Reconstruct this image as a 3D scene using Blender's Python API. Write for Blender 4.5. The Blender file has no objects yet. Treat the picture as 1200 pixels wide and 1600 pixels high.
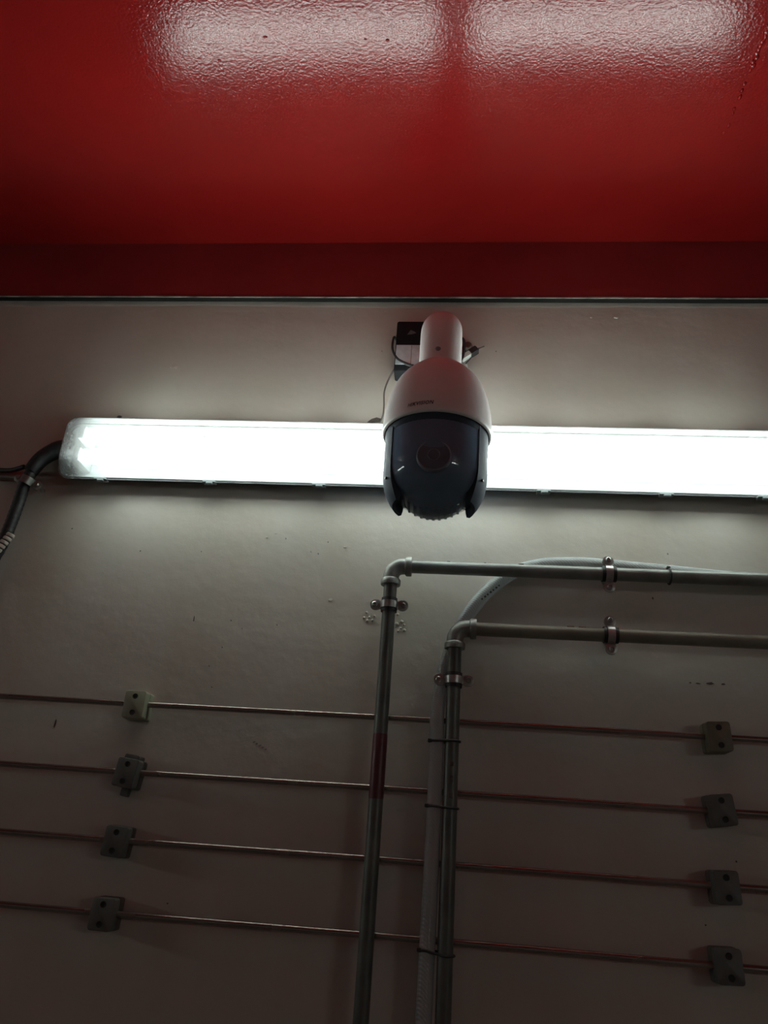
import bpy, bmesh, math, random
from mathutils import Vector, Matrix
random.seed(7)
PI = math.pi
S = bpy.context.scene
COL = S.collection

# ------------------------------------------------------------------ camera
EYE = Vector((0.0, -1.224, 1.5))
cam_d = bpy.data.cameras.new('camera'); cam = bpy.data.objects.new('camera', cam_d); COL.objects.link(cam)
right, up, fwd = Vector((.99466, .07762, .06796)), Vector((-.03032, -.40965, .91174)), Vector((-.09861, .90893, .40512))
cam.matrix_world = Matrix(((right.x, up.x, -fwd.x, EYE.x), (right.y, up.y, -fwd.y, EYE.y), (right.z, up.z, -fwd.z, EYE.z), (0, 0, 0, 1)))
cam_d.sensor_fit = 'VERTICAL'; cam_d.sensor_height = 36; cam_d.lens = 27.0
cam_d.clip_start = .02
S.camera = cam

# ------------------------------------------------------------------ world, exposure (the room is lit by its fluorescent lamp)
w = bpy.data.worlds.new('world'); S.world = w; w.use_nodes = True
w.node_tree.nodes['Background'].inputs[0].default_value = (0, 0, 0, 1)
w.node_tree.nodes['Background'].inputs[1].default_value = 0
vs = S.view_settings
vs.view_transform = 'Standard'; vs.look = 'None'; vs.gamma = 1; vs.use_curve_mapping = False
vs.exposure = 0.0
LAMP = 27.0                       # radiance of the fluorescent tubes
S.cycles.max_bounces = 10; S.cycles.diffuse_bounces = 6; S.cycles.glossy_bounces = 4
S.cycles.transparent_max_bounces = 12; S.cycles.transmission_bounces = 6
S.cycles.sample_clamp_indirect = 4.0
S.cycles.caustics_reflective = False; S.cycles.caustics_refractive = False

# ------------------------------------------------------------------ materials
def nt(name):
    m = bpy.data.materials.new(name); m.use_nodes = True
    t = m.node_tree; return m, t.nodes, t.links, t.nodes['Principled BSDF']

def noise(N, Lk, scale, detail=4, rough=.55, stretch=None):
    tc = N.new('ShaderNodeTexCoord'); n = N.new('ShaderNodeTexNoise')
    n.inputs['Scale'].default_value = scale; n.inputs['Detail'].default_value = detail; n.inputs['Roughness'].default_value = rough
    if stretch:
        mp = N.new('ShaderNodeMapping'); mp.inputs['Scale'].default_value = stretch
        Lk.new(tc.outputs['Object'], mp.inputs['Vector']); Lk.new(mp.outputs['Vector'], n.inputs['Vector'])
    else:
        Lk.new(tc.outputs['Object'], n.inputs['Vector'])
    return n

def ramp(N, Lk, src, stops):
    r = N.new('ShaderNodeValToRGB'); e = r.color_ramp.elements
    while len(e) < len(stops): e.new(.5)
    for k, (p, c) in enumerate(stops):
        e[k].position = p; e[k].color = (*c, 1) if len(c) == 3 else c
    Lk.new(src, r.inputs[0]); return r

def mat(name, col, rough=.5, metal=0, var=.15, scale=40, bump=0, bscale=None, coat=0, spec=.5, stretch=None, rvar=0):
    """plain procedural material: base colour mottled by noise, optional bump"""
    m, N, Lk, b = nt(name)
    n = noise(N, Lk, scale, stretch=stretch)
    lo = tuple(c * (1 - var) for c in col); hi = tuple(min(1, c * (1 + var)) for c in col)
    r = ramp(N, Lk, n.outputs['Fac'], [(.3, lo), (.7, hi)])
    Lk.new(r.outputs[0], b.inputs['Base Color'])
    b.inputs['Roughness'].default_value = rough; b.inputs['Metallic'].default_value = metal
    b.inputs['Coat Weight'].default_value = coat; b.inputs['Coat Roughness'].default_value = .15
    b.inputs['Specular IOR Level'].default_value = spec
    if rvar:
        mr = N.new('ShaderNodeMapRange'); mr.inputs['To Min'].default_value = max(.02, rough - rvar); mr.inputs['To Max'].default_value = rough + rvar
        Lk.new(n.outputs['Fac'], mr.inputs['Value']); Lk.new(mr.outputs[0], b.inputs['Roughness'])
    if bump:
        n2 = noise(N, Lk, bscale or scale, 3, stretch=stretch)
        bp = N.new('ShaderNodeBump'); bp.inputs['Strength'].default_value = bump; bp.inputs['Distance'].default_value = .002
        Lk.new(n2.outputs['Fac'], bp.inputs['Height']); Lk.new(bp.outputs[0], b.inputs['Normal'])
    return m

def wall_paint():
    m, N, Lk, b = nt('cream_wall_paint')
    n1 = noise(N, Lk, 2.2, 5, .6); n2 = noise(N, Lk, 30, 5, .65); n3 = noise(N, Lk, 6, 3, .5, (1, 1, .25))
    a = ramp(N, Lk, n1.outputs['Fac'], [(.3, (.570, .520, .468)), (.7, (.640, .592, .540))])
    d = ramp(N, Lk, n3.outputs['Fac'], [(.35, (.93, .91, .87)), (.6, (1, 1, 1))])
    mx = N.new('ShaderNodeMix'); mx.data_type = 'RGBA'; mx.blend_type = 'MULTIPLY'; mx.inputs[0].default_value = 1
    Lk.new(a.outputs[0], mx.inputs[6]); Lk.new(d.outputs[0], mx.inputs[7])
    Lk.new(mx.outputs[2], b.inputs['Base Color'])
    b.inputs['Roughness'].default_value = .42; b.inputs['Specular IOR Level'].default_value = .35
    bp = N.new('ShaderNodeBump'); bp.inputs['Strength'].default_value = .4; bp.inputs['Distance'].default_value = .0018
    b2 = N.new('ShaderNodeBump'); b2.inputs['Strength'].default_value = .8; b2.inputs['Distance'].default_value = .010
    Lk.new(n2.outputs['Fac'], bp.inputs['Height']); Lk.new(n1.outputs['Fac'], b2.inputs['Height'])
    Lk.new(b2.outputs[0], bp.inputs['Normal']); Lk.new(bp.outputs[0], b.inputs['Normal'])
    return m

def red_gloss():
    m, N, Lk, b = nt('red_gloss_paint')
    n1 = noise(N, Lk, 3, 4); n2 = noise(N, Lk, 235, 2, .5)
    a = ramp(N, Lk, n1.outputs['Fac'], [(.3, (.245, .009, .0085)), (.7, (.295, .012, .0105))])
    # sparse dark specks of dirt
    tc = N.new('ShaderNodeTexCoord'); v = N.new('ShaderNodeTexVoronoi'); v.inputs['Scale'].default_value = 75
    Lk.new(tc.outputs['Object'], v.inputs['Vector'])
    sp = ramp(N, Lk, v.outputs['Distance'], [(.04, (.45, .4, .4)), (.09, (1, 1, 1))])
    mx = N.new('ShaderNodeMix'); mx.data_type = 'RGBA'; mx.blend_type = 'MULTIPLY'; mx.inputs[0].default_value = .7
    Lk.new(a.outputs[0], mx.inputs[6]); Lk.new(sp.outputs[0], mx.inputs[7]); Lk.new(mx.outputs[2], b.inputs['Base Color'])
    b.inputs['Roughness'].default_value = .14; b.inputs['Specular IOR Level'].default_value = .30
    n3 = noise(N, Lk, 55, 2, .5)
    bp = N.new('ShaderNodeBump'); bp.inputs['Strength'].default_value = .34; bp.inputs['Distance'].default_value = .0010
    Lk.new(n2.outputs['Fac'], bp.inputs['Height'])
    b3 = N.new('ShaderNodeBump'); b3.inputs['Strength'].default_value = .08; b3.inputs['Distance'].default_value = .002
    Lk.new(n3.outputs['Fac'], b3.inputs['Height']); Lk.new(bp.outputs[0], b3.inputs['Normal'])
    # tiny craters where the specks are
    b4 = N.new('ShaderNodeBump'); b4.inputs['Strength'].default_value = .5; b4.inputs['Distance'].default_value = .0008
    Lk.new(sp.outputs[0], b4.inputs['Height']); Lk.new(b3.outputs[0], b4.inputs['Normal'])
    Lk.new(b4.outputs[0], b.inputs['Normal'])
    return m

def diffuser_mat():
    m, N, Lk, b = nt('prismatic_diffuser')
    N.remove(b); out = N['Material Output']
    tc = N.new('ShaderNodeTexCoord'); sx = N.new('ShaderNodeSeparateXYZ'); Lk.new(tc.outputs['Object'], sx.inputs[0])
    # the ribbed flanks are thicker, greener plastic than the front pane
    fl = N.new('ShaderNodeMapRange'); fl.inputs['From Min'].default_value = -.082; fl.inputs['From Max'].default_value = -.076
    Lk.new(sx.outputs[1], fl.inputs['Value'])
    tcol = ramp(N, Lk, fl.outputs[0], [(0, (.97, 1, .985)), (1, (.44, .475, .455))])
    tr = N.new('ShaderNodeBsdfTransparent'); Lk.new(tcol.outputs[0], tr.inputs[0])
    tl = N.new('ShaderNodeBsdfTranslucent'); tl.inputs[0].default_value = (.86, .92, .89, 1)
    df = N.new('ShaderNodeBsdfDiffuse'); df.inputs[0].default_value = (.42, .43, .42, 1)
    gl = N.new('ShaderNodeBsdfGlossy'); gl.inputs['Roughness'].default_value = .12
    m1 = N.new('ShaderNodeMixShader'); m1.inputs[0].default_value = .055
    Lk.new(tr.outputs[0], m1.inputs[1]); Lk.new(tl.outputs[0], m1.inputs[2])
    # dust, thick and mottled near the end caps
    ab = N.new('ShaderNodeMath'); ab.operation = 'ABSOLUTE'; Lk.new(sx.outputs[0], ab.inputs[0])
    mr = N.new('ShaderNodeMapRange'); mr.inputs['From Min'].default_value = .600; mr.inputs['From Max'].default_value = .628
    mr.inputs['To Min'].default_value = .02; mr.inputs['To Max'].default_value = .75
    Lk.new(ab.outputs[0], mr.inputs['Value'])
    n = noise(N, Lk, 160, 4, .7); n0 = noise(N, Lk, 28, 3, .6)
    mu0 = N.new('ShaderNodeMath'); mu0.operation = 'MULTIPLY'; Lk.new(n.outputs['Fac'], mu0.inputs[0]); Lk.new(n0.outputs['Fac'], mu0.inputs[1])
    rp = ramp(N, Lk, mu0.outputs[0], [(.16, (0, 0, 0)), (.34, (1, 1, 1))])
    mu = N.new('ShaderNodeMath'); mu.operation = 'MULTIPLY'; Lk.new(rp.outputs[0], mu.inputs[0]); Lk.new(mr.outputs[0], mu.inputs[1])
    m2 = N.new('ShaderNodeMixShader'); Lk.new(mu.outputs[0], m2.inputs[0]); Lk.new(m1.outputs[0], m2.inputs[1]); Lk.new(df.outputs[0], m2.inputs[2])
    fr = N.new('ShaderNodeFresnel'); fr.inputs[0].default_value = 1.45
    m3 = N.new('ShaderNodeMixShader'); Lk.new(fr.outputs[0], m3.inputs[0]); Lk.new(m2.outputs[0], m3.inputs[1]); Lk.new(gl.outputs[0], m3.inputs[2])
    Lk.new(m3.outputs[0], out.inputs['Surface'])
    return m

def tube_light():
    m, N, Lk, b = nt('fluorescent_tube_glow')
    b.inputs['Base Color'].default_value = (.9, .92, .92, 1)
    b.inputs['Emission Color'].default_value = (.93, 1.0, .97, 1); b.inputs['Emission Strength'].default_value = LAMP
    return m

def hose_mat():
    m, N, Lk, b = nt('clear_braided_hose')
    b.inputs['Base Color'].default_value = (.52, .56, .57, 1); b.inputs['Roughness'].default_value = .22
    b.inputs['Alpha'].default_value = .78; b.inputs['Transmission Weight'].default_value = .15
    tc = N.new('ShaderNodeTexCoord'); 
    wv = N.new('ShaderNodeTexWave'); wv.bands_direction = 'DIAGONAL'; wv.inputs['Scale'].default_value = 120
    Lk.new(tc.outputs['Object'], wv.inputs['Vector'])
    bp = N.new('ShaderNodeBump'); bp.inputs['Strength'].default_value = .35; bp.inputs['Distance'].default_value = .001
    Lk.new(wv.outputs['Fac'], bp.inputs['Height']); Lk.new(bp.outputs[0], b.inputs['Normal'])
    return m

M = dict(
    wall=wall_paint(), red=red_gloss(),
    red_matt=mat('dark_red_trim_paint', (.28, .024, .027), .38, var=.12, scale=6, bump=.15, bscale=60),
    bare=mat('chipped_pale_edge', (.30, .27, .25), .5, var=.6, scale=30, stretch=(1, 1, 1)),
    gap=mat('painted_gap_shade', (.018, .017, .016), .9, spec=.1),  # near-black, for the painted shade line under the beam
    band=mat('grey_band_paint', (.45, .41, .37), .6, var=.15, scale=14, bump=.2, bscale=50),
    floor=mat('grey_deck_paint', (.26, .25, .24), .5, var=.25, scale=5, bump=.2),
    bell=mat('white_camera_plastic', (.84, .81, .80), .38, var=.03, scale=8),
    dark=mat('black_camera_plastic', (.050, .064, .088), .7, spec=.1, var=.06, scale=20),
    ball=mat('gloss_glare_tinted_ball', (.135, .20, .285), .06, spec=.5, var=.1, scale=20),  # black plastic lifted to blue-grey: the lamp's veiling glare is in the colour
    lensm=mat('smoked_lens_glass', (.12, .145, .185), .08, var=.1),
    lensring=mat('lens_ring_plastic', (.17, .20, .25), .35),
    ink=mat('black_ink', (.02, .018, .018), .5),
    adapter=mat('black_adapter_plastic', (.016, .016, .019), .75, spec=.15),
    paper=mat('grey_label_paper', (.80, .87, .90), .8, spec=.1, var=.10, scale=70),
    cable=mat('black_cable', (.018, .018, .02), .45),
    brown=mat('brown_cable', (.13, .10, .085), .45),
    wire=mat('grey_wire', (.10, .085, .08), .4),
    plug=mat('clear_plug', (.75, .78, .76), .15),
    metal=mat('zinc_metal', (.42, .42, .40), .35, metal=.85, var=.25, scale=60, rvar=.1),
    fixture=mat('grey_fixture_plastic', (.15, .17, .175), .5, var=.08),
    tray=mat('white_gear_tray', (.82, .83, .82), .4, var=.03),
    diffuser=diffuser_mat(), tube=tube_light(),
    pipe=mat('grey_pipe_shaded', (.105, .11, .10), .42, metal=.2, var=.25, scale=25, bump=.12, bscale=90, rvar=.1, stretch=None),  # vertical runs: weak lighting from above is darkened into the grey
    pipe_b=mat('brownish_painted_pipe', (.23, .212, .165), .5, metal=.1, var=.2, scale=18, bump=.12, bscale=90),
    elbow=mat('galvanised_fitting', (.28, .285, .265), .42, metal=.4, var=.2, scale=60, bump=.2, bscale=140),
    maroon=mat('maroon_band_paint', (.10, .022, .030), .4, var=.25, scale=60),
    pale=mat('chipped_primer', (.45, .36, .29), .6),
    rubber=mat('black_rubber', (.02, .02, .02), .6),
    strap=mat('steel_strap', (.50, .50, .49), .3, metal=.85, var=.2, scale=70, rvar=.08),
    tubem=mat('bronze_tube', (.34, .295, .265), .27, metal=.9, var=.12, scale=5, rvar=.04),
    clampg=mat('pale_green_clamp', (.30, .32, .235), .5, var=.1, scale=60),
    clampo=mat('olive_clamp', (.165, .155, .105), .5, var=.12, scale=60),
    pipe_h=mat('grey_pipe_lit', (.24, .25, .235), .36, metal=.25, var=.22, scale=25, bump=.12, bscale=90, rvar=.08),  # same grey pipe, lighter copy for the better lit horizontal run
    clampd=mat('grey_clamp', (.115, .117, .108), .5, var=.15, scale=50),
    hole=mat('dark_bolt_recess', (.012, .012, .012), .6),
    conduit=mat('black_conduit', (.022, .024, .026), .5, var=.3, scale=60),
    white=mat('white_spiral_wrap', (.62, .58, .50), .5),
    hose=hose_mat(), dirt=mat('dark_stain', (.09, .075, .065), .7, var=.4, scale=200),
    greydirt=mat('grey_stain', (.25, .24, .25), .7, var=.3, scale=120),
    chip=mat('pale_chip', (.70, .66, .60), .5),
)

# ------------------------------------------------------------------ mesh helpers
def obj(name, bm, m, parent=None, smooth=True, ang=35):
    bmesh.ops.recalc_face_normals(bm, faces=bm.faces)
    me = bpy.data.meshes.new(name); bm.to_mesh(me); bm.free()
    if smooth:
        for p in me.polygons: p.use_smooth = True
        me.set_sharp_from_angle(angle=math.radians(ang))
    me.materials.append(M[m] if isinstance(m, str) else m)
    o = bpy.data.objects.new(name, me); COL.objects.link(o)
    if parent: o.parent = parent
    return o

def tag(o, label, cat, group=None, kind=None):
    o['label'] = label; o['category'] = cat
    if group: o['group'] = group
    if kind: o['kind'] = kind
    return o

def thing(name, label, cat, loc=(0, 0, 0), rot=(0, 0, 0), group=None):
    o = bpy.data.objects.new(name, None); COL.objects.link(o); o.empty_display_size = .02
    o.location = loc; o.rotation_euler = rot
    return tag(o, label, cat, group)

def struct(name, bm, m, parent=None, label=None):
    o = obj(name, bm, m, parent)
    if not parent: o['kind'] = 'structure'; o['category'] = name.split('_')[0]
    if label: o['label'] = label
    return o

def copy_tree(o, parent=None):
    c = o.copy(); COL.objects.link(c); c.parent = parent
    for ch in [k for k in bpy.data.objects if k.parent == o]: copy_tree(ch, c)
    return c

def box(bm, lo, hi, bev=0, seg=2, mtx=None):
    r = bmesh.ops.create_cube(bm, size=1)
    vs_ = r['verts']
    for v in vs_:
        v.co = Vector([lo[i] + (v.co[i] + .5) * (hi[i] - lo[i]) for i in range(3)])
    if mtx: 
        for v in vs_: v.co = mtx @ v.co
    if bev:
        es = list({e for v in vs_ for e in v.link_edges})
        bmesh.ops.bevel(bm, geom=es, offset=bev, segments=seg, affect='EDGES', profile=.5)
    return bm

def nb(): return bmesh.new()

def rr(hx, hz, r, n=6, cx=0, cz=0):
    """rounded rectangle outline (x, z)"""
    r = min(r, hx, hz); pts = []
    for k, (sx, sz) in enumerate(((1, 1), (-1, 1), (-1, -1), (1, -1))):
        for i in range(n + 1):
            a = k * PI / 2 + i / n * PI / 2
            pts.append((cx + sx * (hx - r) + r * math.cos(a), cz + sz * (hz - r) + r * math.sin(a)))
    return pts

def loft(bm, rings, cap0=True, cap1=True, closed=True):
    """rings: lists of Vectors with equal counts"""
    R = [[bm.verts.new(p) for p in ring] for ring in rings]
    n = len(R[0])
    for a, b in zip(R, R[1:]):
        for i in range(n if closed else n - 1):
            j = (i + 1) % n
            bm.faces.new((a[i], a[j], b[j], b[i]))
    if cap0: bm.faces.new(R[0][::-1])
    if cap1: bm.faces.new(R[-1])
    return bm

def plate(bm, outline, y0, y1, bev=0):
    """outline in (x, z) extruded from depth y0 (back) to y1 (front), front edge softened"""
    cx = sum(p[0] for p in outline) / len(outline); cz = sum(p[1] for p in outline) / len(outline)
    def ring(y, s):
        out = []
        for x, z in outline:
            dx, dz = x - cx, z - cz; L = math.hypot(dx, dz) or 1
            out.append(Vector((x - dx / L * s, y, z - dz / L * s)))
        return out
    rings = [ring(y0, 0)]
    if bev: rings += [ring(y1 + (bev if y1 < y0 else -bev), 0), ring(y1 + (bev * .3 if y1 < y0 else -bev * .3), bev * .3), ring(y1, bev)]
    else: rings.append(ring(y1, 0))
    return loft(bm, rings)

def catmull(P, n=8):
    P = [Vector(p) for p in P]; out = []
    for i in range(len(P) - 1):
        p0 = P[max(i - 1, 0)]; p1 = P[i]; p2 = P[i + 1]; p3 = P[min(i + 2, len(P) - 1)]
        for k in range(n):
            t = k / n
            out.append(.5 * ((2 * p1) + (p2 - p0) * t + (2 * p0 - 5 * p1 + 4 * p2 - p3) * t * t + (3 * p1 - p0 - 3 * p2 + p3) * t ** 3))
    out.append(P[-1]); return out

def tube(bm, path, rad, seg=16, caps=True):
    """round tube along a polyline; rad is a number or f(t in 0..1)"""
    path = [Vector(p) for p in path]; n = len(path); rings = []
    prev = None
    for i, p in enumerate(path):
        t = (path[min(i + 1, n - 1)] - path[max(i - 1, 0)]).normalized()
        if prev is None:
            a = Vector((0, 1, 0)) if abs(t.y) < .9 else Vector((1, 0, 0))
            u = (a - t * a.dot(t)).normalized()
        else:
            u = (prev - t * prev.dot(t)).normalized()
        prev = u; v = t.cross(u)
        r = rad(i / (n - 1)) if callable(rad) else rad
        rings.append([p + (u * math.cos(2 * PI * k / seg) + v * math.sin(2 * PI * k / seg)) * r for k in range(seg)])
    return loft(bm, rings, caps, caps)

def lathe(bm, prof, c=(0, 0, 0), seg=48, axis='Z', a0=0, a1=2 * PI):
    """prof: (radius, height) list along the axis"""
    full = abs(a1 - a0 - 2 * PI) < 1e-6; c = Vector(c)
    cols = []
    m = seg if full else seg + 1
    for k in range(m):
        a = a0 + (a1 - a0) * k / seg; ca, sa = math.cos(a), math.sin(a); col = []
        for r, h in prof:
            if axis == 'Z': p = Vector((r * ca, r * sa, h))
            elif axis == 'Y': p = Vector((r * ca, h, r * sa))
            else: p = Vector((h, r * ca, r * sa))
            col.append(bm.verts.new(c + p))
        cols.append(col)
    for k in range(seg):
        A, B = cols[k], cols[(k + 1) % m]
        for i in range(len(prof) - 1):
            q = [A[i], B[i], B[i + 1], A[i + 1]]
            if prof[i][0] < 1e-6: q = [A[i], B[i + 1], A[i + 1]]
            elif prof[i + 1][0] < 1e-6: q = [A[i], B[i], A[i + 1]]
            bm.faces.new(q)
    bmesh.ops.remove_doubles(bm, verts=bm.verts, dist=1e-6)
    return bm

def cyl(bm, c, r, h0, h1, axis='Y', seg=20, bev=0):
    if bev: prof = [(0, h0), (r, h0), (r, h1 - bev * (1 if h1 > h0 else -1)), (r - bev, h1), (0, h1)]
    else: prof = [(0, h0), (r, h0), (r, h1), (0, h1)]
    return lathe(bm, prof, c, seg, axis)

# ------------------------------------------------------------------ the room
X0, X1, Y1, ZC = -3.9, 3.9, -3.7, 2.646
b = nb(); box(b, (X0 - .1, 0, 0), (X1 + .1, .1, ZC + .1)); wall = struct('wall_back', b, 'wall', label='cream painted steel wall carrying the lamp and pipes')
b = nb(); box(b, (X0 - .1, Y1 - .1, 0), (X1 + .1, Y1, ZC + .1)); struct('wall_front', b, 'wall', label='cream painted wall behind the viewer')
b = nb(); box(b, (X0 - .1, Y1, 0), (X0, 0, ZC + .1)); struct('wall_left', b, 'wall', label='cream painted end wall out of view')
b = nb(); box(b, (X1, Y1, 0), (X1 + .1, 0, ZC + .1)); struct('wall_right', b, 'wall', label='cream painted end wall beyond the pipes')
b = nb(); box(b, (X0 - .1, Y1 - .1, -.1), (X1 + .1, .1, 0)); struct('floor', b, 'floor', label='grey painted floor below the pipes')
TILT = math.tan(math.radians(4.0))       # the deck falls slightly away from the wall
b = nb(); box(b, (X0, Y1, ZC), (X1, 0, ZC + .1))
def slope(bm):
    for v in bm.verts: v.co.z += v.co.y * TILT
    return bm
slope(b); ceil = struct('ceiling', b, 'red', label='glossy red painted ceiling mirroring the lamp')

# weld seam on the ceiling: a bead near the viewer breaking up into spatter towards the wall
b = nb()
y = -.62
while y < -.27:
    dense = y < -.40
    rx, ry, rz = (random.uniform(.003, .0046), random.uniform(.005, .009), random.uniform(.0026, .004)) if dense else (random.uniform(.0018, .0032), random.uniform(.003, .0058), random.uniform(.002, .0032))
    r = bmesh.ops.create_uvsphere(b, u_segments=8, v_segments=6, radius=1)
    cx = .4165 + random.uniform(-.0015, .0015)
    for v in r['verts']: v.co = Vector((cx + v.co.x * rx, y + v.co.y * ry, ZC + v.co.z * rz))
    y += random.uniform(.006, .009) if dense else random.uniform(.009, .024)
obj('weld_bead', slope(b), 'red', ceil)
# paint runs and grit on the ceiling
for (cx, cy, rx, ry) in ((-.397, -.440, .003, .003), (-.315, -.477, .004, .0025), (-.163, -.468, .002, .002), (-.13, -.466, .003, .002), (.06, -.20, .0015, .0015), (-.2, -.24, .0012, .0015)):
    b = nb(); r = bmesh.ops.create_uvsphere(b, u_segments=10, v_segments=6, radius=1)
    for v in r['verts']: v.co = Vector((cx + v.co.x * rx * random.uniform(.7, 1.2), cy + v.co.y * ry * random.uniform(.7, 1.2), ZC + v.co.z * .0012))
    obj('paint_drip', slope(b), 'red', ceil)

# red beam along the wall top
b = nb(); box(b, (X0, -.015, 2.506), (X1, 0, ZC), .0015, 1)
beam = struct('trim_1', b, 'red_matt', label='dark red beam face where wall meets ceiling')
b = nb()                                            # ragged pale lower edge
n = 160; rings = []
for i in range(n + 1):
    x = X0 + (X1 - X0) * i / n; zt = 2.5062 + random.uniform(-.0010, .0010)
    rings.append([Vector((x, -.0156, zt)), Vector((x, -.0157, 2.5040)), Vector((x, -.0135, 2.5036)), Vector((x, -.0130, 2.5060))])
loft(b, rings); obj('bare_edge', b, 'bare', beam, smooth=False)
b = nb(); box(b, (X0, -.0135, 2.5042), (X1, -.0005, 2.5061)); obj('shade_strip', b, 'gap', beam)  # dark strip standing in for the shadow gap under the beam
# greyer band of old paint under the beam, ragged where the cream stops
b = nb(); rings = []
for i in range(261):
    x = X0 + (X1 - X0) * i / 260
    zb = 2.4925 + .0016 * math.sin(x * 9) + random.uniform(-.0012, .0012) + (.0025 if x > .3 else 0)
    rings.append([Vector((x, 0, 2.506)), Vector((x, -.0004, 2.506)), Vector((x, -.0004, zb + .0012)), Vector((x, 0, zb))])
loft(b, rings); struct('trim_2', b, 'band', label='narrow grey painted band under the red beam')

# marks on the wall
def blob(name, x, z, rx, rz, m, y=-.0004, th=.0004, a=0):
    b = nb(); n = 10; ring = []
    for k in range(n):
        t = 2 * PI * k / n; s = random.uniform(.6, 1.15)
        px, pz = rx * s * math.cos(t), rz * s * math.sin(t)
        ring.append((x + px * math.cos(a) - pz * math.sin(a), z + px * math.sin(a) + pz * math.cos(a)))
    loft(b, [[Vector((p[0], .0002, p[1])) for p in ring], [Vector((p[0], y, p[1])) for p in ring]])
    return obj(name, b, m, wall)
for x, z, rx, rz in ((-.693, 1.994, .0016, .0013), (-.558, 1.956, .0014, .0014), (-.448, 1.959, .001, .001), (-.44, 1.838, .0012, .006), (-.639, 1.655, .0016, .0075),
                     (.315, 1.907, .0014, .003), (.373, 1.772, .004, .0012), (.392, 1.773, .006, .0022), (.411, 1.773, .0035, .0016), (.362, 1.7725, .0018, .001), (.059, 2.388, .001, .0015),
                     (-.16, 2.386, .001, .001), (-.406, 1.412, .0013, .0013), (.402, 1.523, .0016, .0014), (.352, 1.44, .0015, .0012)):
    blob('stain', x, z, rx, rz, 'dirt')
for k in range(5): blob('stain', -.31 + k * .005, 1.645 - .0025 * k, .0028, .0012, 'greydirt', a=.5)
for x, z in ((-.301, 1.989), (-.254, 1.966), (-.241, 1.963), (-.226, 1.985), (-.355, 1.825), (-.376, 1.838), (-.297, 1.834), (-.384, 1.792), (-.401, 1.76), (-.391, 1.726), (.345, 1.985)): blob('stain', x, z, .0013, .0018, 'greydirt', a=random.random())
for x, z, rx, rz in ((-.212, 1.882, .004, .0025), (-.335, 1.99, .002, .0015), (-.195, 1.977, .003, .0012), (-.32, 1.998, .0025, .001), (-.564, 2.343, .004, .004), (.287, 2.4695, .004, .0025), (.24, 2.469, .0022, .001), (-.574, 2.342, .002, .002)): blob('paint_chip', x, z, rx, rz, 'chip', y=-.0012)
for x, z, rx, rz, a in ((-.655, 2.226, .006, .006, 0), (-.61, 2.2205, .04, .0045, -.03), (-.5, 2.217, .03, .003, 0), (-.192, 2.2205, .020, .004, .2), (-.162, 2.230, .015, .006, .35)): blob('stain', x, z, rx, rz, 'dirt', a=a)
for x, z in ((-.149, 1.862), (-.144, 1.854), (-.136, 1.857), (-.153, 1.853), (-.147, 1.848), (-.139, 1.849), (-.097, 1.861), (-.09, 1.849), (-.085, 1.835), (-.098, 1.845), (-.091, 1.838), (-.086, 1.844), (-.095, 1.833)):
    b = nb(); r = bmesh.ops.create_uvsphere(b, u_segments=10, v_segments=6, radius=1); s = random.uniform(.0018, .0034)
    for v in r['verts']: v.co = Vector((x + v.co.x * s * random.uniform(.8, 1.2), v.co.y * .0018, z + v.co.z * s * random.uniform(.8, 1.2)))
    obj('paint_blister', b, 'wall', wall)

# ------------------------------------------------------------------ fluorescent fixture
FX0, FX1, FZ = -.730, .590, 2.137
fcx, fhx, fhz = (FX0 + FX1) / 2, (FX1 - FX0) / 2, .057
fix = thing('fluorescent_light', 'long lit fluorescent light fixture with clear cover on the wall', 'light', (fcx, 0, FZ))
def rings_xz(spec, n=10):
    return [[Vector((x, y, z)) for x, z in rr(fhx - ix, fhz - iz, r, n)] for y, ix, iz, r in spec]
b = nb(); loft(b, rings_xz([(0, .014, .012, .014), (-.018, .006, .006, .018), (-.026, .003, .003, .020), (-.0315, .003, .003, .020), (-.0315, .007, .007, .018), (-.012, .010, .010, .016)])); obj('base', b, 'fixture', fix)
b = nb(); loft(b, rings_xz([(-.0285, .0005, .0005, .022), (-.0285, 0, 0, .022), (-.0325, 0, 0, .022), (-.0335, .003, .002, .021), (-.052, .009, .0055, .020), (-.069, .017, .0105, .019), (-.077, .0225, .0145, .018), (-.0815, .028, .0185, .017), (-.0845, .034, .0235, .016), (-.0855, .041, .029, .014)]), cap0=False)
obj('diffuser', b, 'diffuser', fix, ang=50)
b = nb(); loft(b, [[Vector((x, y, z)) for y, z in ((-.013, -.027), (-.030, -.025), (-.033, -.008), (-.033, .008), (-.030, .025), (-.013, .027))] for x in (-fhx + .066, fhx - .066)]); obj('gear_tray', b, 'tray', fix, smooth=False)
for sz in (.0195, -.0245):
    b = nb(); xs = fhx - .053
    lathe(b, [(0, -xs), (.0105, -xs), (.013, -xs + .004), (.013, xs - .004), (.0105, xs), (0, xs)], (0, -.054, sz), 24, 'X')
    o = obj('fluorescent_tube', b, 'tube', fix); o['label'] = 'glowing white tube'
    for s in (-1, 1):
        b = nb(); box(b, (s * (xs + .007) - .0065, -.066, sz - .013), (s * (xs + .007) + .0065, -.012, sz + .013), .003); obj('lampholder', b, 'fixture', fix)
for k, x in enumerate((-.645, -.444, -.247, -.055, .14, .342, .50)):
    for sgn in (-1, 1):
        b = nb(); z = sgn * fhz
        box(b, (x - fcx - .012, -.0365, min(z, z + sgn * .003)), (x - fcx + .012, -.022, max(z, z + sgn * .003)), .001, 1)
        box(b, (x - fcx - .005, -.037, min(z + sgn * .002, z + sgn * .006)), (x - fcx + .007, -.030, max(z + sgn * .002, z + sgn * .006)), .001, 1)
        obj('clip', b, 'fixture', fix)
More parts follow.
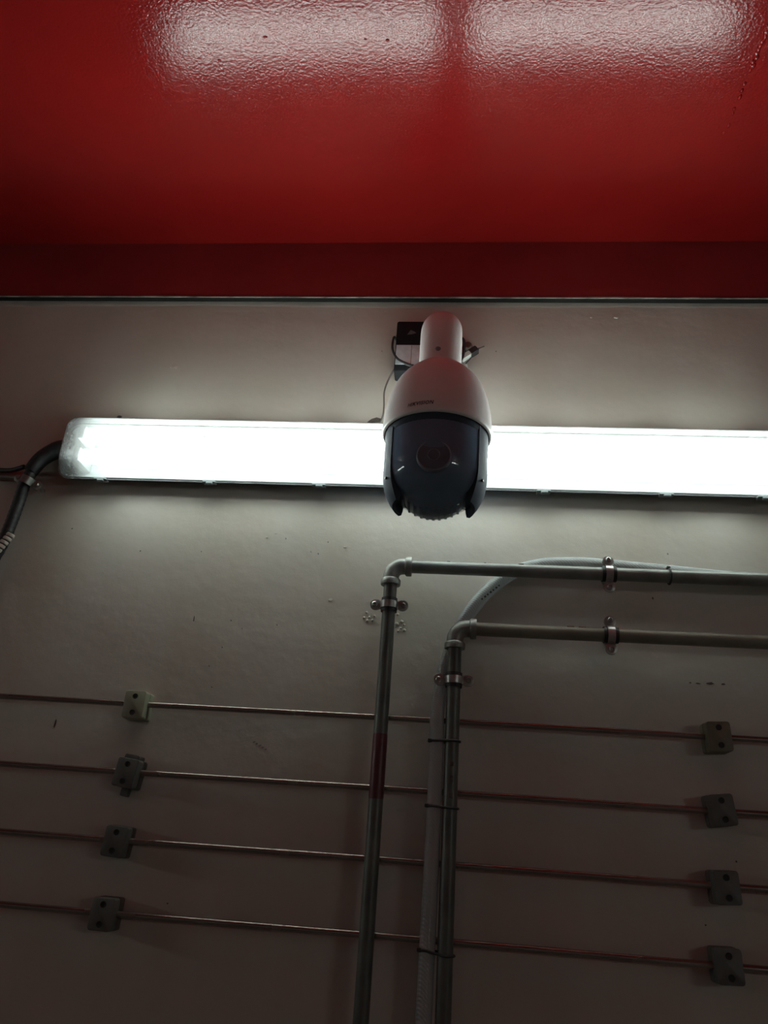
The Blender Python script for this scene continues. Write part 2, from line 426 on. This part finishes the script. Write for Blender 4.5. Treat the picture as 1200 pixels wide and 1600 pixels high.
for k, (x, z, wx, wz) in enumerate(((-.447, .005, .0022, .006), (-.428, .000, .006, .0008), (-.408, -.001, .002, .0008), (-.394, -.001, .002, .0008), (-.362, -.0015, .0016, .001), (-.315, -.003, .002, .001))):
    b = nb(); box(b, (x - fcx - wx / 2, -.0859, z - wz / 2), (x - fcx + wx / 2, -.0850, z + wz / 2)); obj('dirt_mark', b, 'greydirt', fix)
b = nb(); lathe(b, [(0, .004), (.011, .004), (.011, -.006), (.0145, -.007), (.0145, -.018), (.012, -.021), (0, -.021)], (-fhx + .004, -.016, .008), 20, 'X'); obj('cable_gland', b, 'rubber', fix)

# the other fixtures of the room, at the same height on the far walls
f2 = copy_tree(fix); f2.location = (3.15, Y1, 2.10); f2.rotation_euler = (0, 0, PI); f2['label'] = 'far fluorescent light on the wall behind the viewer'
f3 = copy_tree(fix); f3.location = (X0, -1.0, 2.05); f3.rotation_euler = (0, 0, PI / 2); f3['label'] = 'far fluorescent light on the end wall beyond the conduit'
for f_ in (fix, f2, f3): f_['group'] = 'fluorescent lights'

# ------------------------------------------------------------------ dome camera
CX, CY = -.039, -.2
cm = thing('security_camera', 'white and black dome security camera on wall bracket in front of the lamp', 'camera', (CX, CY, 1.9505))
def L(z): return z - 1.954
b = nb()
bell = [(.030, 2.2150), (.0360, 2.2095), (.043, 2.2035), (.050, 2.1970), (.058, 2.188), (.0655, 2.177), (.072, 2.163), (.077, 2.147), (.0805, 2.129), (.0825, 2.110), (.0835, 2.092), (.0835, 2.087), (.0825, 2.0845), (.0800, 2.0835), (.0785, 2.086), (.0785, 2.094)]
lathe(b, [(0, L(2.215))] + [(r, L(z)) for r, z in bell] + [(0, L(2.094))], seg=72)
housing = obj('housing', b, 'bell', cm, ang=50)
# maker's name wrapped on the bell
tcu = bpy.data.curves.new('lettering', 'FONT'); tcu.body = 'HIKVISION'; tcu.size = .0085; tcu.shear = .25; tcu.offset = .00012; tcu.space_character = 1.12; tcu.resolution_u = 2; tcu.align_x = 'CENTER'
tob = bpy.data.objects.new('lettering_curve', tcu); COL.objects.link(tob)
bpy.context.view_layer.update()
tm = bpy.data.meshes.new_from_object(tob.evaluated_get(bpy.context.evaluated_depsgraph_get()))
bpy.data.objects.remove(tob)
wx = max(v.co.x for v in tm.vertices) - min(v.co.x for v in tm.vertices)
bt = nb(); bt.from_mesh(tm); bpy.data.meshes.remove(tm)
bmesh.ops.triangulate(bt, faces=bt.faces)
def bell_r(z):
    for (r0, z0), (r1, z1) in zip(bell, bell[1:]):
        if z1 <= z <= z0: return r0 + (r1 - r0) * (z0 - z) / (z0 - z1)
    return .0835
for v in bt.verts:
    z = 2.0945 + v.co.y * 1.05; a = -PI / 2 - .285 + v.co.x * (.0395 / wx) / .0825; r = bell_r(z) + .0004
    v.co = Vector((r * math.cos(a), r * math.sin(a), L(z)))
obj('lettering', bt, 'ink', housing, smooth=False)
# black turret, yoke arms, ball
b = nb(); lathe(b, [(0, L(2.093)), (.0782, L(2.093)), (.0778, L(2.078)), (.0750, L(2.068)), (.070, L(2.060)), (0, L(2.058))], seg=64); obj('turret', b, 'dark', cm, ang=50)
for s in (-1, 1):
    b = nb(); rings = []
    mid = 0 if s > 0 else PI
    zs = [(2.084, .0781, .62), (2.03, .0778, .62), (2.006, .0766, .61), (1.993, .0740, .60), (1.983, .0700, .58), (1.974, .0655, .55), (1.967, .0605, .50)]
    for z, ro, half in zs:
        ring = []
        for k in range(13):
            a = mid - half + 2 * half * k / 12; ring.append(Vector((ro * math.cos(a), ro * math.sin(a), L(z))))
        for k in range(12, -1, -1):
            a = mid - half + 2 * half * k / 12; ri = .0555
            ring.append(Vector((ri * math.cos(a), ri * math.sin(a), L(z))))
        rings.append(ring)
    loft(b, rings); arm = obj('yoke_arm', b, 'dark', cm, ang=40)
    for z, a_ in ((2.047, .40), (2.000, .42)):
        a = (-a_ if s > 0 else PI + a_)
        p = Vector((.0765 * math.cos(a), .0765 * math.sin(a), L(z))); d = Vector((math.cos(a), math.sin(a), 0))
        b = nb(); tube(b, [p - d * .004, p + d * .0012], .0021, 12); obj('bolt', b, 'hole', arm)
b = nb(); prof = [(0, L(2.088)), (.0766, L(2.088)), (.0766, L(2.045)), (.0762, L(2.028)), (.0750, L(2.014)), (.0722, L(2.002)), (.0675, L(1.992)), (.0600, L(1.9835)), (.0530, L(1.9785))]
for i in range(12):
    z = 1.975 - (1.975 - 1.955) * (i / 11) ** 1.0
    prof.append((math.sqrt(max(0, .064 ** 2 - (z - 2.019) ** 2)), L(z)))
prof[-1] = (0, L(1.955))
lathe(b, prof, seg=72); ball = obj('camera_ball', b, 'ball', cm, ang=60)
for k in range(-5, 6):
    x = k * .0088; R = math.sqrt(.064 ** 2 - x * x)
    b = nb(); rings = []
    for i in range(25):
        a = PI + 1.25 + (PI - 1.9) * i / 24; c_, s_ = math.cos(a), math.sin(a)
        rings.append([Vector((x + dx, rr_ * c_, L(2.019) + rr_ * s_)) for dx, rr_ in ((-.0022, R - .004), (-.0022, R + .0010), (0, R + .0014), (.0022, R + .0010), (.0022, R - .004))])
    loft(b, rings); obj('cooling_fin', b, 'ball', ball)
lz = L(2.016)
b = nb(); lathe(b, [(.0215, -.068), (.0222, -.0752), (.0232, -.0758), (.0245, -.0748), (.0250, -.068)], (0, 0, lz), 40, 'Y'); obj('lens_ring', b, 'lensring', ball)
b = nb(); lathe(b, [(0, -.0768), (.012, -.0762), (.0222, -.0746), (.0222, -.068)], (0, 0, lz), 40, 'Y'); obj('lens', b, 'lensm', ball)
b = nb(); lathe(b, [(.0075, -.0758), (.0085, -.0771), (.0098, -.0757)], (0, 0, lz), 32, 'Y'); obj('inner_ring', b, 'lensring', ball)
# wall bracket: down-turned elbow, arm and wall plate
b = nb(); r0 = .0335; pts = [Vector((0, 0, L(2.205))), Vector((0, 0, L(2.266)))]
zc_, Rb = L(2.266), .036
for i in range(1, 11):
    a = i / 10 * PI / 2; pts.append(Vector((0, Rb - Rb * math.cos(a), zc_ + Rb * math.sin(a))))
pts += [Vector((0, .10, zc_ + Rb)), Vector((0, .19, zc_ + Rb))]
tube(b, pts, r0, 40); brk = obj('bracket_arm', b, 'bell', cm, ang=60)
b = nb(); plate(b, rr(.045, .06, .012, 5, 0, zc_ + Rb), .2, .188, .003); obj('wall_plate', b, 'bell', brk)
b = nb(); lathe(b, [(0, -.0350), (.0032, -.0348), (.0042, -.0335), (.0042, -.028), (0, -.028)], (-.003, 0, L(2.2265)), 18, 'Y'); obj('screw', b, 'greydirt', brk)

# ------------------------------------------------------------------ power adapter and cables behind the camera
ad = thing('power_adapter', 'small black power adapter with grey label behind the camera bracket', 'adapter', (-.1, 0, 2.32))
b = nb(); plate(b, rr(.031, .057, .004, 4, 0, .055), 0, -.034, .003); body = obj('body', b, 'adapter', ad)
b = nb(); box(b, (-.029, -.0347, .012), (.029, -.0338, .056), .0003, 1); obj('label_sticker', b, 'paper', ad)
b = nb(); box(b, (-.0005, -.0349, .013), (.0005, -.0345, .055)); obj('label_line', b, 'greydirt', ad)
b = nb(); lathe(b, [(0, 0), (.0065, 0), (.0055, -.014), (0, -.014)], (.012, -.018, -.001), 14, 'Z'); obj('strain_relief', b, 'adapter', ad)
b = nb(); n = 5
loft(b, [[Vector((x, y, z)) for x, z in ((-.010, .080), (-.004, .091), (.004, .087), (.007, .084), (-.002, .081))] for y in (-.0335, -.0343)]); obj('logo_print', b, 'clampd', ad)

def cable(name, pts, r, m, label, cat='cable', seg=10, group=None, n=8):
    b = nb(); tube(b, catmull(pts, n), r, seg); return tag(obj(name, b, m), label, cat, group)
cable('coiled_cable', [(-.1345, -.003, 2.412), (-.136, -.020, 2.405), (-.1365, -.034, 2.385), (-.135, -.0390, 2.362), (-.125, -.0390, 2.342), (-.105, -.0390, 2.330), (-.088, -.043, 2.322), (-.078, -.046, 2.320)], .0022, 'cable', 'black cable looped around the power adapter')
cable('thin_cable', [(-.10, -.036, 2.328), (-.122, -.03, 2.335), (-.138, -.02, 2.315), (-.147, -.016, 2.285), (-.146, -.014, 2.25), (-.149, -.012, 2.225), (-.165, -.008, 2.205), (-.19, -.005, 2.188)], .0016, 'wire', 'thin grey cable dropping from the adapter towards the lamp')
cable('bundle_cable', [(-.09, -.02, 2.318), (-.088, -.03, 2.305), (-.075, -.045, 2.29), (-.055, -.06, 2.30)], .003, 'plug', 'short pale cable under the power adapter')
cable('camera_cable', [(-.02, -.03, 2.40), (-.004, -.032, 2.392), (-.002, -.032, 2.37), (-.006, -.035, 2.345), (-.02, -.04, 2.325)], .0026, 'cable', 'short black cable hanging beside the network plug')
st = thing('wall_stud', 'round dark stud on the wall beside the camera bracket', 'stud', (.005, 0, 2.395))
b = nb(); cyl(b, (0, 0, 0), .0075, .001, -.012, 'Y', 20, .0015); obj('stud_head', b, 'brown', st)
b = nb(); cyl(b, (0, 0, 0), .0105, .001, -.002, 'Y', 20); obj('washer', b, 'greydirt', st)
pg = thing('network_plug', 'network cable plug with loose wires beside the camera bracket', 'plug', (.004, -.022, 2.362))
mt = Matrix.Rotation(math.radians(38), 4, 'Y')
b = nb(); box(b, (-.0125, -.006, -.005), (.010, .006, .005), .001, 1, mt.inverted()); obj('plug_body', b, 'plug', pg)
b = nb(); box(b, (.006, -.007, -.007), (.024, .007, .007), .002, 1, mt.inverted()); obj('boot', b, 'cable', pg)
b = nb(); tube(b, catmull([(.012, 0, .010), (.02, .004, .018), (.032, .006, .026)], 6), .0012, 8); obj('wire', b, 'wire', pg)
b = nb(); tube(b, catmull([(-.002, 0, -.018), (.006, .004, -.004), (.022, .006, .022)], 6), .0011, 8); obj('wire', b, 'cable', pg)
b = nb(); tube(b, catmull([(-.010, 0, -.008), (-.013, .01, .006), (-.006, .02, .022), (.0, .022, .03)], 6), .0022, 8); obj('wire', b, 'cable', pg)

# ------------------------------------------------------------------ black conduit at the lamp's end
cd = thing('black_conduit', 'thick black cable conduit bending down from the lamp end', 'conduit', (-.78, 0, 1.9))
def loc(pts, o): return [Vector(p) - o.location for p in pts]
b = nb(); tube(b, catmull(loc([(-.733, -.0195, 2.146), (-.752, -.0195, 2.141), (-.774, -.022, 2.121), (-.786, -.024, 2.094)], cd), 10), lambda t: .0178 - .0050 * t, 20); obj('sleeve', b, 'conduit', cd)
P = catmull(loc([(-.781, -.023, 2.106), (-.7905, -.023, 2.072), (-.795, -.020, 2.03), (-.7995, -.018, 1.99), (-.806, -.017, 1.95), (-.825, -.017, 1.90), (-.86, -.017, 1.86), (-.92, -.017, 1.83)], cd), 14)
b = nb(); tube(b, P, lambda t: .0106 + .0004 * math.sin(t * 420), 20); obj('lower_conduit', b, 'conduit', cd)
sw = thing('spiral_wrap', 'white ribbed spiral wrap on the black conduit end', 'cable wrap', (-.80, 0, 1.93))
P = catmull(loc([(-.7805, -.0365, 1.9645), (-.789, -.0370, 1.949), (-.80, -.0370, 1.931), (-.818, -.0370, 1.909), (-.85, -.0365, 1.881)], sw), 8)
b = nb(); tube(b, P, .0060, 14); obj('core', b, 'dirt', sw)
def along(P, d):
    for a, c in zip(P, P[1:]):
        l = (c - a).length
        if d <= l: return a + (c - a) * d / l, (c - a).normalized()
        d -= l
    return P[-1], (P[-1] - P[-2]).normalized()
d = .002
for k in range(14):
    p, t = along(P, d); d += .0078
    t2_ = (t + Vector((.25, 0, .2))).normalized()
    b = nb(); tube(b, [p - t2_ * .0029, p - t2_ * .0018, p + t2_ * .0018, p + t2_ * .0029], lambda q: .0073 if .2 < q < .8 else .0064, 14); obj('wrap_turn', b, 'white', sw)
cable('side_cable', [(-1.1, -.012, 2.118), (-.95, -.012, 2.108), (-.87, -.014, 2.1015), (-.83, -.018, 2.0985), (-.8010, -.024, 2.104)], .0045, 'cable', 'black cable running off sideways above the brown cable')
cable('side_cable', [(-1.1, -.010, 2.098), (-.95, -.010, 2.093), (-.87, -.011, 2.0895), (-.825, -.014, 2.0865), (-.8070, -.018, 2.0845)], .0058, 'brown', 'brown cable running off sideways beside the conduit clamp')
cc = thing('conduit_clamp', 'small metal saddle clamp holding the black conduit', 'clamp', (-.786, 0, 2.074), (0, math.radians(20), 0))
b = nb(); rings = []
for i in range(17):
    a = PI * i / 16; rings.append([Vector((r * math.cos(a), -.025 - r * math.sin(a), z)) for r, z in ((.0112, -.007), (.0135, -.007), (.0135, .007), (.0112, .007))])
loft(b, rings); obj('strap', b, 'metal', cc)
for s in (-1, 1):
    b = nb(); plate(b, rr(.0095, .0085, .008, 5, s * .0195, 0), -.020, -.026, .002); cyl(b, (s * .0205, 0, 0), .0038, .001, -.021, 'Y', 12); ear = obj('ear', b, 'metal', cc)
    b = nb(); cyl(b, (s * .021, 0, 0), .0045, -.025, -.0295, 'Y', 14, .001); obj('screw', b, 'metal', ear)

# ------------------------------------------------------------------ steel pipes
PR, PY = .0107, -.040
def pipe_run(xv, zh, mv, mh, label):
    t = thing('steel_pipe', label, 'pipe', (xv, 0, 0))
    b = nb(); tube(b, [(0, PY, 0), (0, PY, .5), (0, PY, 1.0), (0, PY, zh - .02)], PR, 24); v = obj('vertical_pipe', b, mv, t)
    b = nb(); tube(b, [(.02, PY, zh), (.3, PY, zh), (.8, PY, zh), (X1 - xv, PY, zh)], PR, 24); h = obj('horizontal_pipe', b, mh, t)
    b = nb(); pts = [(0, PY, zh - .030), (0, PY, zh - .019)]
    for i in range(1, 10):
        a = i / 9 * PI / 2; pts.append((.019 - .019 * math.cos(a), PY, zh - .019 + .019 * math.sin(a)))
    pts += [(.030, PY, zh)]
    tube(b, pts, .0133, 24); e = obj('elbow', b, 'elbow', t)
    b = nb(); lathe(b, [(.0105, -.033), (.0158, -.033), (.0163, -.031), (.0163, -.025), (.0150, -.023), (.0125, -.022)], (0, PY, zh), 28, 'Z'); obj('collar', b, 'elbow', e)
    b = nb(); lathe(b, [(.0105, .033), (.0158, .033), (.0163, .031), (.0163, .025), (.0150, .023), (.0125, .022)], (0, PY, zh), 28, 'X'); obj('collar', b, 'elbow', e)
    return t, v, h
p1, v1, h1 = pipe_run(-.109, 1.931, 'pipe', 'pipe_h', 'taller grey steel pipe with maroon band turning along the wall')
p2, v2, h2 = pipe_run(-.002, 1.831, 'pipe', 'pipe_b', 'shorter grey steel pipe with brownish horizontal run, tied to the hose')
b = nb(); lathe(b, [(PR, 1.571), (PR + .0004, 1.573), (PR + .0004, 1.660), (PR, 1.6625)], (0, PY, 0), 24, 'Z'); obj('painted_band', b, 'maroon', v1)
for x in (.172, .190):
    b = nb(); box(b, (x, -.0475, 1.8385), (x + .012, -.0385, 1.8422), .0012, 2); obj('paint_chip', b, 'pale', h2)
for x, wd in ((.09, .006), (.205, .009), (.15, .004)):
    b = nb(); box(b, (x, -.047, 1.9390), (x + wd, -.040, 1.9420), .0008, 1); obj('paint_chip', b, 'metal', h1)
for z, hh in ((1.60, .010), (1.622, .006), (1.578, .007)):
    b = nb(); box(b, (-.002, -.0512, z), (.004, -.0498, z + hh), .0007, 1); obj('paint_chip', b, 'dirt', v2)

# pipe clamps: stud on the wall, base bar, rubber lined strap, two screws
def pipe_clamp(locn, rotd, label):
    t = thing('pipe_clamp', label, 'clamp', locn, (0, math.radians(rotd), 0), 'saddle clamps on the steel pipes')
    b = nb(); cyl(b, (0, 0, 0), .004, .001, -.029, 'Y', 14); obj('stud', b, 'metal', t)
    b = nb(); rings = []
    for i in range(25):
        a = PI * i / 24; ca, sa = math.cos(a), math.sin(a); rings.append([Vector((x, PY + r * sa, r * ca)) for x, r in ((-.0075, PR), (-.0075, PR + .0030), (.0075, PR + .0030), (.0075, PR))])
    loft(b, rings); obj('rear_strap', b, 'metal', t)
    b = nb(); rings = []
    for i in range(33):
        a = 2 * PI * i / 32; ca, sa = math.cos(a), math.sin(a); rings.append([Vector((x, PY - r * sa, r * ca)) for x, r in ((-.0105, PR), (-.0112, PR + .0020), (.0112, PR + .0020), (.0105, PR))])
    loft(b, rings, False, False); obj('rubber_liner', b, 'rubber', t)
    b = nb(); prof = [(.020, PY - .0016), (.0160, PY - .0016), (.0147, PY - .0022), (.0143, PY - .0030)]
    for i in range(2, 15):
        a = PI * i / 16; prof.append((.0143 * math.cos(a), PY - .0143 * math.sin(a)))
    prof += [(-.0143, PY - .0030), (-.0147, PY - .0022), (-.0160, PY - .0016), (-.020, PY - .0016)]
    rings = []
    for k, (z, y) in enumerate(prof):
        z2, y2 = z, y
        ctr = Vector((0, PY + .008)); v = Vector((z, y)) - ctr
        inn = (z, y + .0028) if abs(z) >= .0145 else tuple(ctr + v * .90)
        rings.append([Vector((x, y, z)) if o else Vector((x, inn[1], inn[0])) for x, o in ((-.0055, 1), (.0055, 1), (.0055, 0), (-.0055, 0))])
    loft(b, rings); obj('strap', b, 'strap', t)
    for s in (-1, 1):
        b = nb(); plate(b, rr(.0088, .0090, .0085, 7, 0, s * .0215), PY + .0022, PY - .0022, .0005); ear = obj('ear', b, 'metal', t)
        b = nb(); lathe(b, [(0, -.0015), (.0046, -.0015), (.0044, -.0050), (.0028, -.0062), (.0020, -.0046), (0, -.0046)], (0, PY, s * .0232), 14, 'Y'); obj('screw', b, 'metal', ear)
    return t
c0 = pipe_clamp((-.109, 0, 1.864), 90, 'saddle clamp on the taller vertical pipe just under its elbow')
for l, r, lab in (((-.002, 0, 1.749), 90, 'saddle clamp on the shorter vertical pipe just under its elbow'),
                  ((.239, 0, 1.931), 0, 'saddle clamp on the upper horizontal pipe over the hose'),
                  ((.237, 0, 1.831), 0, 'saddle clamp on the lower brownish horizontal pipe')):
    c = copy_tree(c0); c.location = l; c.rotation_euler = (0, math.radians(r), 0); c['label'] = lab

# ------------------------------------------------------------------ braided hose and cable ties
hz = thing('braided_hose', 'clear braided hose climbing beside the shorter pipe and arching behind the upper pipe', 'hose', (0, 0, 0))
HP = [(-.030, -.037, 0), (-.030, -.037, .6), (-.0285, -.037, 1.1), (-.0275, -.037, 1.30), (-.0262, -.037, 1.40), (-.0248, -.037, 1.50), (-.0242, -.037, 1.60), (-.0246, -.037, 1.665), (-.0252, -.0362, 1.700), (-.0230, -.022, 1.728), (-.0195, -.0120, 1.753),
      (-.012, -.0118, 1.79), (.001, -.0116, 1.83), (.022, -.0116, 1.868), (.050, -.0116, 1.905), (.088, -.0116, 1.936), (.135, -.0116, 1.953), (.19, -.0116, 1.9575), (.243, -.0116, 1.956), (.335, -.0118, 1.950), (.44, -.0118, 1.943), (.6, -.0118, 1.941), (1.0, -.0118, 1.941), (X1, -.0118, 1.941)]
b = nb(); tube(b, catmull(HP, 10), .0110, 20); obj('hose_wall', b, 'hose', hz)
for k, (x, z, dx, dz) in enumerate(((.046, 1.893, .022, .019),)):
    for j in range(7):
        b = nb(); q = Vector((.040 + j * .0045, -.0222, 1.8868 + j * .0040)); mt = Matrix.Translation(q) @ Matrix.Rotation(math.radians(-41), 4, 'Y')
        box(b, (-.0014, -.0012, -.0013), (.0014 if j % 2 else .0006, .0006, .0013), 0, 1, mt); obj('print_mark', b, 'ink', hz)

def tie(pts, locn, label, head):
    t = thing('cable_tie', label, 'cable tie', locn, group='black cable ties')
    b = nb(); P = catmull(pts + [pts[0]], 4); tube(b, P, .0017, 8); obj('strap', b, 'rubber', t)
    b = nb(); box(b, tuple(Vector(head) - Vector((.003, .003, .0025))), tuple(Vector(head) + Vector((.003, .003, .0025))), .0008, 1); obj('head', b, 'rubber', t)
    return t
def tie_v(z, dz, hx, label):
    # round the pipe and the hose together
    P = []
    for k in range(9):                                   # round the hose: back, far side, front
        a = math.radians(75 + 190 * k / 8); P.append((hx + .0126 * math.cos(a), -.037 + .0126 * math.sin(a), dz * .15))
    for k in range(9):                                   # round the pipe: front, near side, back
        a = math.radians(-95 + 190 * k / 8); P.append((-.002 + .0123 * math.cos(a), -.040 + .0123 * math.sin(a), dz * .85))
    tie(P, (0, 0, z), label, (hx - .0105, -.0445, dz * .15))
tie_v(1.657, .0015, -.0240, 'top black cable tie binding hose to the shorter vertical pipe')
tie_v(1.567, -.002, -.0245, 'middle black cable tie binding hose to the shorter vertical pipe')
tie_v(1.386, -.006, -.0265, 'lowest black cable tie binding hose to the shorter vertical pipe')
tie([(0, PY - .0122 * math.cos(2 * PI * k / 12), .0122 * math.sin(2 * PI * k / 12)) for k in range(12)], (.333, 0, 1.931), 'black cable tie around the upper horizontal pipe', (0, PY + .001, .0145))

# ------------------------------------------------------------------ four thin tubes and their clamp blocks
ZT = [1.690, 1.587, 1.4905, 1.394]
TL = ['top of the four thin bronze tubes along the wall', 'second thin bronze tube from the top along the wall', 'third thin bronze tube from the top along the wall', 'bottom of the four thin bronze tubes along the wall']
for z, lab in zip(ZT, TL):
    b = nb(); tube(b, [(X0 + .001, 0, 0), (-1, 0, .0005), (-.49, 0, 0), (-.1, 0, .0012), (.38, 0, 0), (1, 0, 0), (X1 - .001, 0, 0)], .0046, 16)
    o = obj('thin_tube', b, 'tubem'); o.location = (0, -.016, z); tag(o, lab, 'tube', 'thin tubes along the wall')

def block(label, m):
    t = thing('tube_clamp', label, 'clamp', group='two-bolt clamp blocks on the thin tubes')
    b = nb(); plate(b, rr(.0175, .0215, .004, 4), 0, -.0152, .0006); obj('rear_half', b, m, t)
    b = nb(); plate(b, rr(.0170, .0212, .004, 4), -.0158, -.034, .0016); f = obj('front_half', b, m, t)
    b = nb(); plate(b, rr(.0160, .0200, .003, 4), -.0148, -.0162); obj('joint', b, 'hole', t)
    for s in (-1, 1):
        b = nb(); lathe(b, [(0, -.0341), (.0025, -.0342), (.0030, -.0346), (.0042, -.0347), (.0044, -.0340), (.0044, -.033)], (0, 0, s * .0125), 16, 'Y'); obj('bolt', b, 'hole', f)
    return t
lg = block('pale green clamp block on the top thin tube below the lamp end', 'clampg'); lg.location = (-.501, 0, 1.687)
dk = block('grey clamp block on the third thin tube below the lamp end', 'clampd'); dk.location = (-.491, 0, 1.489); dk.rotation_euler = (0, math.radians(4), math.radians(2))
c = copy_tree(dk); c.location = (-.488, 0, 1.394); c.rotation_euler = (0, math.radians(1), 0); c['label'] = 'grey clamp block on the bottom thin tube below the lamp end'
c = copy_tree(lg); c.location = (.387, 0, 1.689); c.rotation_euler = (0, math.radians(-3), 0); c['label'] = 'olive clamp block on the top thin tube right of the steel pipes'
for k in bpy.data.objects:
    if k.parent == c and k.name.split('.')[0] in ('rear_half', 'front_half'):
        k.material_slots[0].link = 'OBJECT'; k.material_slots[0].material = M['clampo']
for z, x, rd, lab in ((1.588, .381, -7, 'tilted grey clamp block on the second thin tube right of the steel pipes'), (1.489, .376, -3, 'grey clamp block on the third thin tube right of the steel pipes'), (1.395, .369, -2, 'grey clamp block on the bottom thin tube right of the steel pipes')):
    c = copy_tree(dk); c.location = (x, 0, z); c.rotation_euler = (0, math.radians(rd), 0); c['label'] = lab
# the battered block with a strap end sticking out below
c = copy_tree(dk); c.location = (-.493, 0, 1.585); c.rotation_euler = (0, math.radians(7), math.radians(-1)); c['label'] = 'battered grey clamp block with a tab below, on the second thin tube'
b = nb(); box(b, (-.008, -.012, -.033), (.005, -.002, -.018), .001, 1); obj('tab', b, 'clampd', c)
b = nb(); plate(b, rr(.012, .006, .003, 4, 0, .0215), -.004, -.026, .001); obj('cap', b, 'clampd', c)
b = nb(); plate(b, rr(.006, .015, .003, 4, -.0175, 0), -.002, -.018, .001); obj('side_lug', b, 'clampd', c)
